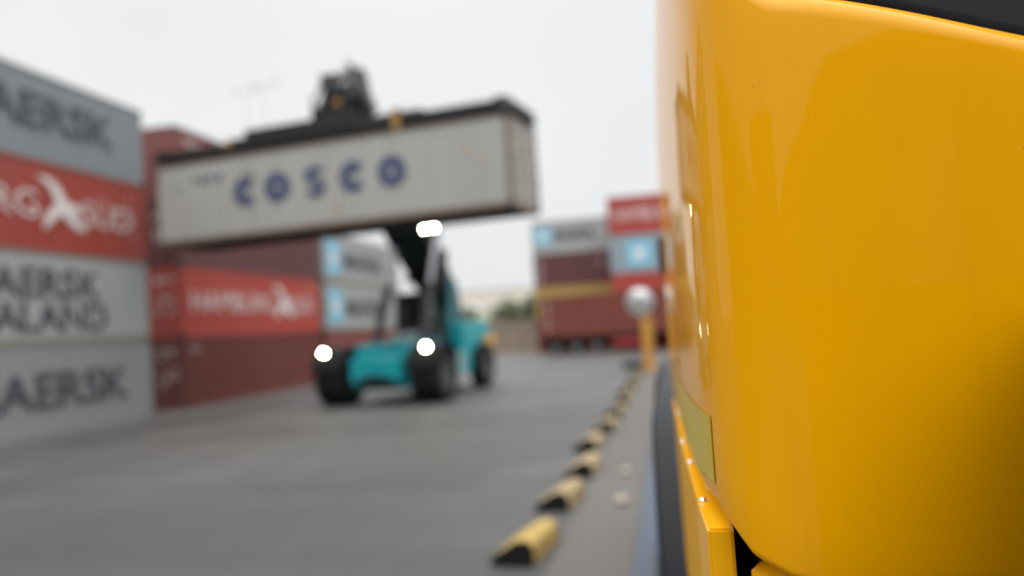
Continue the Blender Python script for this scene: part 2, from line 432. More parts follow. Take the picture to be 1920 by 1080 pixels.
row('dark maroon container third from the ground, partly hidden by the lifted container', B0, 2, C_maroon, end_marks=EM)
row('reddish brown container at the top behind the lifted grey container', B0, 3, C_redbrown, marks=[(-5.5, 2.3, 1.2, .3, 1), (-2.2, 1.9, 1.6, .5, 1)])
C0 = 40.75
row('brick red container on the ground behind the reach stacker cab', C0, 0, C_redbrown)
ST = lambda: [('star', -5.5, .45, 1.7, 0), ('text', 'MAERSK', -3.2, .75, 6.4, 1.0, M_ink, .022)]
row('grey container with star emblem, middle of the three high stack behind the boom', C0, 1, C_grey, ST(), frame_m=C_khaki)
row('grey container with star emblem, topmost of the stack directly behind the boom', C0, 2, C_grey, ST(), frame_m=C_khaki)

# far stacks across the end of the yard (sides face the camera)
def far(label, x0, y, z, m, L, H, words=(), **k):
    return container(label, (x0 + L / 2, y + CW / 2, z), 0, m, L=L, H=H, group=k.pop('group', 'containers stacked at the far end'), words=words, **k)
D0, DY = -10.42, 66.0
far('brown container at the foot of the far stack, behind the parked trailer', D0, DY, 0, C_brown, 6.058, H0)
far('mustard yellow container showing as a strip above the trailer load', D0, DY, H0 + .012, C_yellow, 6.058, H0)
far('dark maroon container between a yellow and a grey one in the far stack', D0, DY, 2 * (H0 + .012), C_maroon, 6.058, H0, marks=[(-2.7, 2.3, .45, 1.9, 7), (2.0, 2.2, .4, 1.2, 5)])
far('grey container with star emblem and black letters, topmost above the maroon one', D0, DY, 3 * (H0 + .012), C_grey, 6.058, H0, [('star', -2.75, .75, 1.25, 0), ('text', 'MAERSK', -1.2, 1.0, 3.2, .8, M_ink, .022)])
E0, EY, EH = -4.1, 62.6, 2.82
far('red container at the foot of the far right stack, behind the trailer load', E0, EY, 0, C_farred, 6.058, EH)
far('red container just above and behind the round mirror', E0, EY, EH + .012, C_farred, 6.058, EH)
far('blue grey container with large white star on a pale blue square', E0, EY, 2 * (EH + .012), paint((.30, .38, .43), .25, .2), 6.058, EH, [('star', -1.75, .5, 1.75, 0)])
far('bright red container with white letters, highest of the far right stack', E0, EY, 3 * (EH + .012), C_farred, 6.058, EH, [('text', 'HAMBURG', -2.6, 1.0, 4.6, .95, M_white, -.006)])

# ------------------------------------------------------------------ wheels
def wheel(name, parent, loc, R, W, rim_m=M_rim, lugs=28):
    rim = R * .52
    b_ = MB(); b_.lathe([(-W * .30, rim * .45), (-W * .32, rim * .9), (-W * .42, rim * .98), (-W * .42, rim), (W * .42, rim), (W * .42, rim * .98), (W * .32, rim * .9), (W * .30, rim * .45)], 'X', 28)
    for k in range(10):
        t = 2 * pi * k / 10
        for s in (-1, 1): b_.tube([(s * W * .28, rim * .62 * cos(t), rim * .62 * sin(t)), (s * W * .36, rim * .62 * cos(t), rim * .62 * sin(t))], rim * .045, 6)
    o = b_.build(name, rim_m, parent, autosmooth=35); o.location = loc
    t_ = MB()
    t_.lathe([(-W * .42, rim), (-W * .5, R * .66), (-W * .52, R * .80), (-W * .47, R * .93), (-W * .36, R * .975), (W * .36, R * .975), (W * .47, R * .93), (W * .52, R * .80), (W * .5, R * .66), (W * .42, rim)], 'X', 48, closed=False)
    for k in range(lugs):
        a = 2 * pi * k / lugs
        for s in (-1, 1):
            aa = a + (s > 0) * pi / lugs
            mt = Matrix.Rotation(aa, 4, 'X')
            x0, x1 = sorted((s * W * .03, s * W * .46))
            t_.box(x0, x1, -R * .055, R * .055, R * .95, R * 1.0, mt)
    t_.build('tyre', M_rubber, o, autosmooth=30)
    return o

# ------------------------------------------------------------------ reach stacker
CCx, CCy, CR = -9.83, 24.74, -.166
RSM = Matrix.Translation((-9.18, 26.2, 0)) @ Matrix.Rotation(-.125, 4, 'Z') @ Matrix.Scale(1.04, 4)
RS = empty('reach_stacker', (-9.18, 26.2, 0), -.125, 'teal reach stacker with lit lamps lifting a grey container over the yard', 'reach stacker')
RS.scale = (1.04, 1.04, 1.04)
b = MB()
b.box(-.85, .85, -.75, .7, .72, 1.45, bev=.05)                       # front axle frame
b.box(-1.0, 1.0, -.35, .35, .45, 1.25, bev=.1)
b.box(-.75, .59, .7, 6.6, .75, 1.28, bev=.04)
b.box(-.95, -.55, -.2, 2.4, 1.35, 1.85, bev=.04); b.box(.55, .95, -.2, 2.4, 1.35, 1.85, bev=.04)
b.build('chassis', M_teal, RS)
b = MB(); b.box(-.6, .6, -.82, -.752, .62, .86, bev=.02); b.box(-.22, .22, -.95, -.825, .66, .92, bev=.03); b.build('tow_plate', M_black, RS)
w0 = wheel('wheel', RS, (-1.86, 0, .85), .85, .46)
for x in (-1.36, 1.36, 1.86): copy_part(w0, RS, (x, 0, .85))
w1 = wheel('wheel', RS, (1.2, 5.45, .80), .80, .5); copy_part(w1, RS, (-1.2, 5.45, .80))
for s in (-1, 1):                                                    # mudguards over the front wheels
    b = MB()
    pr = [(.98 * cos(t) , .85 + .98 * sin(t)) for t in [radians(a) for a in range(25, 166, 10)]]
    x0, x1 = sorted((s * 1.1, s * 2.12))
    rows_ = [[(x, a, c) for a, c in pr] for x in (x0, x1)]; b.grid(rows_)
    rows2 = [[(x, a * .96, (c - .85) * .96 + .85) for a, c in pr] for x in (x1, x0)]; b.grid(rows2)
    b.build('mudguard', M_rubber, RS)
for x, y, z, r in ((-1.84, -.55, 1.66, .10), (1.64, -.55, 1.68, .10)):
    b = MB(); b.lathe([(-.02, r * .9), (.0, r * 1.15), (.1, r * 1.1), (.16, r * .5)], 'Y', 20, (x, y, z)); b.box(x - .03, x + .03, y + .05, y + .12, z - .3, z - .1)
    hl = b.build('headlight', M_black, RS, autosmooth=40)
    b = MB(); b.lathe([(-.035, r * .45), (-.022, r * .8)], 'Y', 20, (x, y, z)); b.build('lens', M_lamp, hl)
# tower, boom, cylinders
b = MB()
for s in (-1, 1):
    xa, xb = sorted((-.2 + s * .62, -.2 + s * .5))
    b.prism([(4.0, 1.3), (6.3, 1.3), (5.4, 3.8), (5.1, 4.1), (4.7, 3.95), (4.3, 2.6)], (xa, 0, 0), (0, 1, 0), (0, 0, 1), xb - xa)
b.box(-.7, .3, 5.0, 5.6, 1.4, 3.2); b.build('boom_tower', M_tealdark, RS)
PV = Vector((-.2, 4.95, 3.75)); TIP = RSM.inverted() @ Vector((CCx + .35, CCy, 9.75))
dr = (TIP - PV).normalized(); Lb = (TIP - PV).length
b = MB(); b.beam(PV - dr * .5, PV + dr * 2.2, .9, 1.0, 1.15, 1.25); b.beam(PV + dr * 2.2, PV + dr * 5.6, 1.15, 1.25, 1.2, 1.0)
for k in (1.0, 3.8, 5.4): b.beam(PV + dr * k, PV + dr * (k + .22), 1.3, 1.34)
b.beam(PV + dr * 2.6 + Vector((0, .15, -.55)), PV + dr * 4.4 + Vector((0, .15, -.55)), 1.45, .35)
b.build('boom', M_black, RS)
b = MB(); b.beam(PV + dr * 5.62, PV + dr * (Lb - .2), .8, .75); b.build('inner_boom', M_spreader, RS)
for s in (-.3, .3):
    b = MB()
    b.tube([PV + dr * 1 + Vector((s, 0, .75)), PV + dr * 5.5 + Vector((s, 0, .65)), PV + dr * 7 + Vector((s * .7, 0, .62)), TIP + Vector((s, 0, .2))], .045, 8)
    b.build('hydraulic_hose', M_rubber, RS)
for s, xb, xt in ((-1, -.95, -.62), (1, .72, .80)):
    p, q = Vector((xb, 1.2, 1.7)), Vector((xt, 2.75, 5.45)); d = (q - p)
    b = MB(); b.tube([p, p + d * .52], .15, 16); b.tube([p + d * .50, p + d * .535], .175, 16); b.tube([p - Vector((.16, 0, 0)), p + Vector((.16, 0, 0))], .12, 12)
    cy = b.build('lift_cylinder', M_dark, RS, autosmooth=35)
    b = MB(); b.tube([p + d * .53, q], .098, 16); b.tube([q - Vector((.14, 0, 0)), q + Vector((.14, 0, 0))], .14, 12); b.build('piston_rod', M_chrome, cy, autosmooth=35)
for dx in (-.17, .17):                                               # lamps under the boom
    x, y, z = .80 + dx, 2.2, 5.62
    b = MB(); b.lathe([(-.01, .1), (0, .125), (.12, .1), (.16, .04)], 'Y', 18, (x, y, z)); b.box(x - .025, x + .025, y + .04, y + .1, z + .08, z + .3)
    hl = b.build('work_light', M_black, RS, autosmooth=40)
    b = MB(); b.lathe([(-.03, .035), (-.012, .07)], 'Y', 18, (x, y, z)); b.build('lens', M_lamp, hl)
# cab
b = MB(); b.box(-1.0, .22, 2.85, 3.95, 1.36, 2.3, bev=.05); b.box(-.98, .20, 2.87, 3.93, 3.40, 3.54, bev=.04)
for x in (-.94, .16):
    for y in (2.93, 3.86): b.beam((x, y, 2.28), (x * .98, y + (.06 if y < 3.5 else -.05), 3.44), .07, .07)
cb = b.build('cab', M_dark, RS)
b = MB(); b.box(-1.0, .22, 2.42, 2.83, 1.36, 2.15, bev=.06); b.build('cab_deck', M_pale, RS)
b = MB(); b.box(-.93, .15, 2.95, 3.84, 2.302, 3.39); b.build('window', M_glass, cb)
b = MB()
for z in (1.0, 1.5, 2.0): b.box(.25, .53, 3.1, 3.6, z, z + .04)
b.tube([(.53, 3.05, .9), (.53, 3.05, 2.9)], .022, 8); b.tube([(.53, 3.65, .9), (.53, 3.65, 2.9)], .022, 8)
b.build('step_ladder', M_grey, RS)
b = MB(); b.box(.80, 1.30, 1.5, 3.7, .62, 1.4, bev=.06); b.build('fuel_tank', paint((.23, .40, .41), .2, .2), RS)
b = MB(); b.box(-1.42, -.78, 1.5, 4.6, .62, 1.5, bev=.06); b.build('battery_box', M_tealdark, RS)
b = MB(); b.box(.60, 1.12, 3.85, 6.5, 1.30, 2.42, bev=.07); b.box(.62, 1.15, 3.86, 4.55, .62, 1.29, bev=.04); b.build('engine_hood', M_teal, RS)
b = MB(); b.box(-1.3, -.86, 4.4, 6.5, 1.5, 2.3, bev=.07); b.build('engine_hood', M_teal, RS)
b = MB(); b.box(-1.25, 1.1, 6.3, 7.1, .7, 2.1, bev=.15); b.build('counterweight', M_teal, RS)
b = MB(); b.box(1.14, 1.45, 5.8, 6.4, 1.55, 1.85, bev=.05); b.build('side_marker', M_orange, RS)
# spreader: hangs over the container
T = Matrix.Translation((CCx, CCy, 8.12)) @ Matrix.Rotation(CR, 4, 'Z')
TL = RSM.inverted()
def onspreader(o): o.matrix_local = TL @ T; return o
b = MB(); b.box(-3.4, 3.4, -1.02, 1.02, .13, .54, bev=.03); b.box(-2.7, 1.3, -1.05, 1.05, .3, .74, bev=.03)
spread = onspreader(b.build('spreader', M_spreader, RS))
for s in (-1, 1):
    a, c = sorted((s * 3.38, s * 6.08))
    b = MB(); b.box(a, c, -.98, .98, .135, .46, bev=.04); a2, c2 = sorted((s * 5.7, s * 6.095)); b.box(a2, c2, -1.19, 1.19, .13, .465, bev=.03)
    b.build('telescopic_beam', M_spreader, spread)
for s in (-1, 1):
    for t in (-1, 1):
        b = MB(); b.lathe([(-.16, .03), (-.06, .055), (.0, .055), (.12, .09)], 'Z', 10, (s * 6.0, t * 1.12, .05)); b.box(s * 6.0 - .14, s * 6.0 + .14, t * 1.12 - .12, t * 1.12 + .12, .118, .3); b.build('twistlock', M_dark, spread)
b = MB(); b.box(2.5, 2.74, -1.10, -1.06, .02, .62); b.box(2.5, 2.74, -1.06, .9, .56, .62); b.build('guide_arm', M_dull, spread)
b = MB(); b.box(-3.42, -3.2, -1.06, -1.024, .3, .5); b.build('side_marker', M_dull, spread)
# rotator head and damper frame on top
HX = .42
b = MB()
b.lathe([(.72, .8), (.95, .8), (.97, .66), (1.15, .66)], 'Z', 26, (HX, 0, 0))
b.box(HX - .62, HX + .62, -.40, .40, 1.15, 1.42, bev=.04)
for s in (-1, 1):
    b.prism([(-.62, 1.35), (.62, 1.35), (.4, 2.2), (.12, 2.45), (-.25, 2.3)], (HX + s * .5 - .05, 0, 0), (0, 1, 0), (0, 0, 1), .10)
b.box(HX - .42, HX + .30, -.2, .5, 1.42, 1.95, bev=.05)
b.tube([(HX - .66, 0, 2.18), (HX + .62, 0, 2.18)], .11, 12)
b.box(HX - .78, HX - .5, -.28, .1, 1.9, 2.32, bev=.04)
b.build('rotator_head', M_black, spread, autosmooth=30)
rnd = random.Random(3)
for k in range(9):
    b = MB(); x = HX - .7 + k * .17; y = -.45 + rnd.uniform(-.12, .12)
    b.tube([(x - .12, y, .82), (x + rnd.uniform(-.3, .2), y - .2, 1.4), (HX + (x - HX) * .8 + rnd.uniform(-.12, .12), y + .1, 2.0 + rnd.uniform(-.2, .3)), (HX + (x - HX) * .5 + .14, .2, 2.38 + .12 * rnd.random())], .033, 7)
    b.build('hydraulic_hose', M_dark, spread, smooth=True)
for k in range(4):
    b = MB(); b.tube([(HX + .18 + .08 * k, -.3, 2.6 - .05 * k), (HX + .6 + .1 * k, -.4, 1.7), (HX + .95 + .12 * k, -.45, .84)], .03, 7); b.build('hydraulic_hose', M_dark, spread, smooth=True)
for s in (-1, 1):
    b = MB(); b.tube([(HX + s * 1.05, -.3, .84), (HX + s * .55, -.05, 1.95)], .11, 12); b.tube([(HX + s * .5, -.05, 1.95), (HX + s * .33, 0, 2.35)], .048, 10); b.build('tilt_cylinder', M_grey, spread, autosmooth=35)
b = MB(); b.box(HX - 1.0, HX - .84, -.5, -.25, .84, 1.3, bev=.03); b.box(HX - .95, HX + .25, -.5, .5, .82, 1.2, bev=.03); b.build('valve_block', M_spreader, spread)
b = MB(); b.box(HX - .22, HX + .12, -.52, -.44, .95, 1.4, bev=.02); b.build('valve_block', M_dull, spread)

# the lifted container: wide spaced round blue letters
cos_root = container('pale grey container with round blue letters, rusty ends, hanging from the spreader', (CCx, CCy, 5.50), CR, C_cosco, door=1, frame_m=paint((.19, .125, .09), .9, .2), door_m=paint((.44, .39, .345), 1.1, .35),
                     marks=[(-5.55, 2.05, .5, .34, 1), (-4.6, 2.22, 1.25, .36, 1)], mark_m=M_blueink, end_marks=[(.12, 2.3, .9, .35, 1), (.12, 1.7, .7, .6, 3)])
yl = -CW / 2 + .006
R1, R0, zc = .45, .14, 1.42
B = MB()
annulus(B, -2.62, zc, R0, R1, radians(42), radians(318), yl)
annulus(B, -1.47, zc, R0, R1, 0, 2 * pi, yl)
annulus(B, -.12, zc + .20, .07, .27, radians(20), radians(270), yl, 1.35, 18); annulus(B, -.12, zc - .18, .07, .27, radians(-160), radians(90), yl - .004, 1.35, 18)
annulus(B, 1.18, zc, R0, R1, radians(42), radians(318), yl)
annulus(B, 2.46, zc, R0, R1, 0, 2 * pi, yl)
B.build('lettering', M_blueink, cos_root)
B = MB()
for x, z, r in ((4.85, 1.72, .075), (5.32, 1.45, .06), (.55, .52, .07)): B.lathe([(yl - .006, r), (yl - .003, r)], 'Y', 14, (x, 0, z))
B.build('sticker', M_label, cos_root)

# ------------------------------------------------------------------ trailer and its load
TY = 59.5
TR = empty('semi_trailer', (-3.0, TY + 1.22, 0), 0, 'black three axle trailer standing across the far end under a brown container', 'trailer')
b = MB()
for s in (-1, 1): b.box(-6.1, 6.1, s * .55 - .09, s * .55 + .09, .92, 1.28)
for x in (-6.0, -3.2, 0, 3.2, 5.9): b.box(x - .12, x + .12, -1.2, 1.2, 1.05, 1.284)
b.build('chassis', M_black, TR)
tw = None
for x in (-5.15, -3.7, -2.25):
    for s in (-1, 1):
        if tw is None: tw = wheel('wheel', TR, (0, 0, 0), .52, .38, M_grey, 20); tw.rotation_euler = (0, 0, pi / 2); tw.location = (x, s * 1.0, .52)
        else: copy_part(tw, TR, (x, s * 1.0, .52), (0, 0, pi / 2))
b = MB(); b.box(-1.0, 1.0, -1.2, -1.1, .45, .95, bev=.03); b.build('side_guard', paint((.38, .03, .03), .1, .1), TR)
b = MB(); b.box(-6.16, -6.1, -1.2, 1.2, .45, .7); b.box(-6.1, -5.9, -.6, -.4, .6, .95); b.box(-6.1, -5.9, .4, .6, .6, .95); b.build('rear_bumper', M_rust, TR)
container('long reddish brown container loaded on the far trailer', (-3.03, TY + 1.22, 1.29), 0, paint((.205, .043, .027), .35, .2), H=2.896, marks=[(-5.75, 2.55, .42, 2.0, 7)], door=-1)
TC = empty('tractor_unit', (5.3, TY + 1.22, 0), 0, 'red tractor unit at the front of the far trailer, mostly hidden by the yellow vehicle', 'truck')
b = MB(); b.box(-2.2, 3.2, -.5, .5, .65, 1.0); b.build('chassis', M_black, TC)
b = MB(); b.box(1.2, 3.4, -1.22, 1.22, .9, 3.3, bev=.15); cbt = b.build('cab', C_farred, TC)
b = MB(); b.box(3.38, 3.42, -1.05, 1.05, 1.95, 2.9); b.build('windscreen', M_glass, cbt)
for x in (-1.2, 2.3):
    for s in (-1, 1): copy_part(tw, TC, (x, s * 1.0, .52), (0, 0, pi / 2))

# ------------------------------------------------------------------ mirror post
MP = empty('mirror_post', (-1.05, 36.6, 0), .04, 'yellow post carrying a round convex safety mirror beside the kerb', 'mirror')
b = MB(); b.box(-.23, .23, -.08, .08, .1, 2.3, bev=.02); b.box(-.3, .3, -.2, .2, .004, .1); b.build('post', paint((.62, .30, .035), .2, .2), MP)
b = MB(); b.lathe([(-.10, .02), (-.098, .14), (-.09, .26), (-.077, .36), (-.058, .46), (-.035, .53)], 'Y', 40, (-.22, -.13, 2.94), closed=False); b.build('mirror_glass', mat('mirror_glass', (.80, .81, .81), .3, 1.0), MP, smooth=True)
b = MB(); b.lathe([(-.034, .515), (-.05, .56), (.0, .58), (.05, .56), (.06, .2)], 'Y', 40, (-.22, -.13, 2.94)); b.build('mirror_rim', M_pale, MP, autosmooth=40)
b = MB(); b.box(-.65, .65, -.35, .35, 0, .3, bev=.06)
tag(b.build('rubber_block', M_rubber, loc=(-1.65, 38.6, 0)), 'low black rubber block lying beside the foot of the mirror post', 'rubber block')

# ------------------------------------------------------------------ kerb blocks: yellow bodies with black ends
M_by = paint((.36, .245, .10), .3, .35); M_byn = paint((.46, .30, .055), .15, .2)
M_blk = mat('black_rubber', (.006, .006, .006), .9, 0, .12)
def block_meshes():
    pr = [(-.24, 0), (.18, 0), (.165, .16), (.10, .215), (.0, .20), (-.225, .07)]
    b1 = MB(); b1.prism(pr, (0, .45, 0), (1, 0, 0), (0, 0, 1), .90)     # along -y
    caps = []
    for s in (-1, 1):                                                    # black sloped ends
        b2 = MB()
        A = [b2.b.verts.new((x, s * .4505, z)) for x, z in pr]; Bv = [b2.b.verts.new((x * .94, s * (.535 - .3 * z), z * .92)) for x, z in pr]
        b2.b.faces.new(A); b2.b.faces.new(Bv)
        for i in range(6): b2.b.faces.new((A[i], A[(i + 1) % 6], Bv[(i + 1) % 6], Bv[i]))
        caps.append(b2)
    return b1, caps
ys = [8.25, 10.45, 12.55, 14.95, 17.35, 19.9, 22.6, 25.3, 28.1, 31.0, 33.9]
xs = [-1.52, -1.47, -1.40, -1.55, -1.44, -1.42, -1.40, -1.46, -1.42, -1.45, -1.43]
names = ['bright yellow kerb block with black end, nearest of the row', 'worn kerb block second from the near end of the row', 'worn kerb block third from the near end of the row',
         'kerb block fourth from the near end, set slightly left of its neighbours', 'kerb block fifth from the near end of the row', 'kerb block sixth from the near end of the row',
         'kerb block fifth from the mirror post end of the row', 'kerb block fourth from the mirror post end of the row', 'kerb block third from the mirror post end of the row',
         'kerb block next to last before the mirror post', 'last kerb block before the mirror post']
proto = None
for i, (y, x) in enumerate(zip(ys, xs)):
    rzz = [-.12, -.10, -.06, -.09, -.05, -.07, -.04, -.06, -.05, -.03, -.04][i]
    if i < 2:
        r = empty('kerb_block', (x, y, .004), rzz, names[i], 'kerb block', 'yellow and black kerb blocks')
        b1, caps = block_meshes(); body = b1.build('body', M_byn if i == 0 else M_by, r)
        for cp in caps: cp.build('end_cap', M_blk, r)
        if i == 1: proto = r
    else:
        r = proto.copy(); col.objects.link(r); r.location = (x, y, .004); r.rotation_euler = (0, 0, rzz); r['label'] = names[i]
        for ch in list(proto.children): copy_part(ch, r)
# two pale stones on the pavement
for k, (x, y, s, lab) in enumerate(((-.80, 12.3, .085, 'pale stone on the strip between blocks and kerb, the farther one'), (-.74, 10.3, .10, 'pale stone on the strip between blocks and kerb, the nearer one'))):
    bm_ = MB(); bmesh.ops.create_icosphere(bm_.b, subdivisions=2, radius=s)
    for v in bm_.b.verts: v.co *= 1 + .25 * sin(v.co.x * 40 + k) * cos(v.co.y * 33); v.co.z *= .55
    tag(bm_.build('stone', mat('stone', (.36, .30, .25), .9), smooth=True, loc=(x, y, s * .4)), lab, 'stone')

# ------------------------------------------------------------------ background: wall, open shed, trees, mast
mw = mat('block_wall', (.20, .165, .13), .9)
tcw = nd(mw, 'ShaderNodeTexCoord').outputs['Object']; br = nd(mw, 'ShaderNodeTexBrick'); ln(mw, tcw, br.inputs['Vector'])
mpw = nd(mw, 'ShaderNodeMapping'); ln(mw, tcw, mpw.inputs[0]); mpw.inputs['Rotation'].default_value = (pi / 2, 0, 0); ln(mw, mpw.outputs[0], br.inputs['Vector'])
br.inputs['Scale'].default_value = 1.2; br.inputs['Color1'].default_value = (.28, .23, .18, 1); br.inputs['Color2'].default_value = (.23, .195, .155, 1); br.inputs['Mortar'].default_value = (.15, .13, .11, 1)
ln(mw, mixc(mw, ramp(mw, noise(mw, tcw, .4, 5), .4, .7, 0, .6), br.outputs[0], (.13, .11, .085)), bs(mw).inputs['Base Color'])
b = MB(); b.box(-48, -4, 72, 72.25, 0, 2.85)
for i in range(12): b.box(-46 + i * 3.9, -45.6 + i * 3.9, 71.9, 72.0 - .002, 0, 2.95)
tag(b.build('block_wall', mw), 'low tan block wall across the far end of the yard', 'wall')
SH = empty('open_shed', (-28, 108, 0), 0, 'long open shed with a cream fascia beyond the tan wall', 'shed')
b = MB(); b.box(-30, 26, -3, 9, 6.95, 7.15); b.build('roof', mat('shed_roof', (.25, .25, .24), .7), SH)
b = MB(); b.box(-30, 26, -3.06, -2.9, 5.3, 6.94); b.build('fascia', mat('cream_fascia', (.60, .57, .49), .7), SH)
pc_ = None
for i in range(9):
    x = -28 + i * 6.6
    if pc_ is None: b = MB(); b.box(-.2, .2, -.2, .2, 0, 5.3); pc_ = b.build('column', mat('cream_column', (.55, .53, .48), .7), SH); pc_.location = (x, -2.7, 0)
    else: copy_part(pc_, SH, (x, -2.7, 0))
def leaf_mat(a, b_):
    m = mat('foliage', a, .7); ln(m, mixc(m, ramp(m, noise(m, objcoord(m), .9, 4), .35, .65), a, b_), bs(m).inputs['Base Color']); return m
LM = [leaf_mat((.06, .075, .05), (.11, .125, .08)), leaf_mat((.12, .14, .075), (.19, .20, .12)), leaf_mat((.05, .06, .045), (.085, .10, .065))]
M_bark = mat('bark', (.07, .055, .04), .9)
def tree(x, y, h, r, k, label, seed):
    R = random.Random(seed); root = empty('broadleaf_tree', (x, y, 0), R.uniform(0, 6), label, 'tree', 'trees beyond the tan wall')
    b_ = MB(); b_.tube([(0, 0, 0), (.05, 0, h * .3), (.1, .05, h * .62)], .16, 8, .07)
    for q in range(5):
        t = R.uniform(0, 6.28); b_.tube([(.05, 0, h * (.28 + .05 * q)), (r * .5 * cos(t), r * .5 * sin(t), h * (.5 + .06 * q))], .06, 6, .03)
    b_.build('trunk', M_bark, root)
    c = MB(); cl = []
    for q in range(16):
        t = R.uniform(0, 6.28); rr = r * sqrt(R.random()) * .8; cl.append(Vector((rr * cos(t), rr * sin(t), h * R.uniform(.35, .88))))
    for q in cl:
        cr = r * R.uniform(.28, .48)
        for _ in range(120):
            d = Vector((R.gauss(0, 1), R.gauss(0, 1), R.gauss(0, .8))).normalized() * cr * R.uniform(.5, 1.05)
            p = q + d; s = R.uniform(.12, .26); a = Vector((R.gauss(0, 1), R.gauss(0, 1), R.gauss(0, 1))).normalized(); e = a.orthogonal().normalized(); f = a.cross(e)
            c.b.faces.new([c.b.verts.new(p + e * s), c.b.verts.new(p + f * s * .6), c.b.verts.new(p - e * s), c.b.verts.new(p - f * s * .6)])
    c.build('crown', LM[k], root)
tree(-12.2, 79, 5.4, 2.4, 0, 'dark round tree beside the left edge of the far stack', 1)
tree(-16.2, 83, 5.2, 2.2, 1, 'lighter green bushy tree left of the dark round tree', 2)
tree(-14.5, 87, 4.5, 1.7, 2, 'small dark tree between the two bushy trees beyond the wall', 6)
tree(-20.5, 80, 4.3, 2.3, 1, 'low spreading tree behind the teal machine', 3)
tree(-25.5, 82, 4.8, 2.4, 0, 'tree farthest left beyond the wall, behind the machine cab', 4)
def mast(x, y, h, label):
    r = empty('light_mast', (x, y, 0), 0, label, 'lamp post', 'light masts in the distance')
    b_ = MB(); b_.tube([(0, 0, 0), (0, 0, h)], .07, 8, .03); b_.box(-1.1, 1.1, -.02, .02, h - .01, h + .03); b_.build('pole', M_pale, r)
    lh = None
    for xx in (-1.05, 1.05):
        if lh is None: b_ = MB(); b_.box(-.2, .2, -.16, .16, -.06, .06, bev=.03); lh = b_.build('lamp_head', M_pale, r); lh.location = (xx, 0, h + .12)
        else: copy_part(lh, r, (xx, 0, h + .12))
mast(-36.3, 70, 25.0, 'thin pale light mast against the sky, the left one of two')
mast(-34.6, 70, 25.4, 'thin pale light mast against the sky, the right one of two')

# ------------------------------------------------------------------ the yellow vehicle in the foreground
VA = .0145
VR = empty('yellow_truck', (0, 0, 0), VA, 'glossy yellow vehicle with a rounded cab corner filling the right of the picture', 'truck')
def yellow(name, rgb=(.745, .332, .0), rough=.5, coat=.62):
    m = mat(name, rgb, rough, 0, .02, coat, .012); bs(m).inputs['Coat IOR'].default_value = 1.38
    t = nd(m, 'ShaderNodeTexCoord').outputs['Object']
    mp = nd(m, 'ShaderNodeMapping'); ln(m, t, mp.inputs[0]); mp.inputs['Scale'].default_value = (1, 1, .25)
    speck = noise(m, t, 70, 2, .5); gr = noise(m, mp.outputs[0], 5, 4, .6)
    c1 = mixc(m, ramp(m, gr, .4, .75, 0, .3), rgb, (.64, .26, .0))
    c2 = mixc(m, ramp(m, speck, .775, .82, 0, .5), c1, (.12, .06, .015))
    ms = nd(m, 'ShaderNodeMapping'); ln(m, t, ms.inputs[0]); ms.inputs['Scale'].default_value = (1, 1, .035)
    st = noise(m, ms.outputs[0], 95, 3, .6)
    c2 = mixc(m, ramp(m, st, .62, .75, 0, .09), c2, (.50, .22, .01))
    ln(m, c2, bs(m).inputs['Base Color'])
    ln(m, ramp(m, st, .5, .75, .012, .12), bs(m).inputs['Coat Roughness'])
    # slight waviness of pressed sheet metal under the clear coat
    bu = nd(m, 'ShaderNodeBump'); bu.inputs['Strength'].default_value = .12; bu.inputs['Distance'].default_value = .004
    ln(m, noise(m, mp.outputs[0], 7, 2, .4), bu.inputs['Height']); ln(m, bu.outputs[0], bs(m).inputs['Coat Normal'])
    return m
M_yel = yellow('yellow_gloss'); M_yel2 = yellow('yellow_satin', (.78, .38, .004), .35, .3)
plan = [(.026, 2.62), (.029, 1.95), (.034, 1.40), (.040, 1.17), (.050, 1.035), (.064, .968), (.085, .935), (.115, .921), (.16, .923), (.22, .938), (.30, .968), (.43, 1.03), (.65, 1.13), (.95, 1.25), (1.3, 1.36)]
def spline(P, n=14):
    out_ = []
    for i in range(len(P) - 1):
        p0 = Vector(P[max(i - 1, 0)]); p1 = Vector(P[i]); p2 = Vector(P[i + 1]); p3 = Vector(P[min(i + 2, len(P) - 1)])
        # centripetal tangents keep the curve from overshooting on uneven spacing
        t01 = max((p1 - p0).length, 1e-6) ** .5; t12 = (p2 - p1).length ** .5; t23 = max((p3 - p2).length, 1e-6) ** .5
        m1 = (p2 - p1) + t12 * ((p1 - p0) / t01 - (p2 - p0) / (t01 + t12)) if i > 0 else p2 - p1
        m2_ = (p2 - p1) + t12 * ((p3 - p2) / t23 - (p3 - p1) / (t12 + t23)) if i < len(P) - 2 else p2 - p1
        for k in range(n):
            t = k / n
            out_.append((2 * t ** 3 - 3 * t ** 2 + 1) * p1 + (t ** 3 - 2 * t ** 2 + t) * m1 + (-2 * t ** 3 + 3 * t ** 2) * p2 + (t ** 3 - t ** 2) * m2_)
    out_.append(Vector(P[-1])); return out_
PL = spline(plan)
NRM = []
for i, p in enumerate(PL):
    d = (PL[min(i + 1, len(PL) - 1)] - PL[max(i - 1, 0)]).normalized(); NRM.append(Vector((d.y, -d.x)))   # outward
def sst(a, b_, x): t = max(0, min(1, (x - a) / (b_ - a))); return t * t * (3 - 2 * t)
front = [0 if p.y > 1.2 and p.x < .05 else 1 for p in PL]
def ztop(i):
    u = PL[i].x if PL[i].y < 1.3 or PL[i].x > .2 else .03
    return CAM_H + .342 - (min(u, .7) - .19) * .155 + .62 * (1 - sst(-.02, .16, u)) ** 2
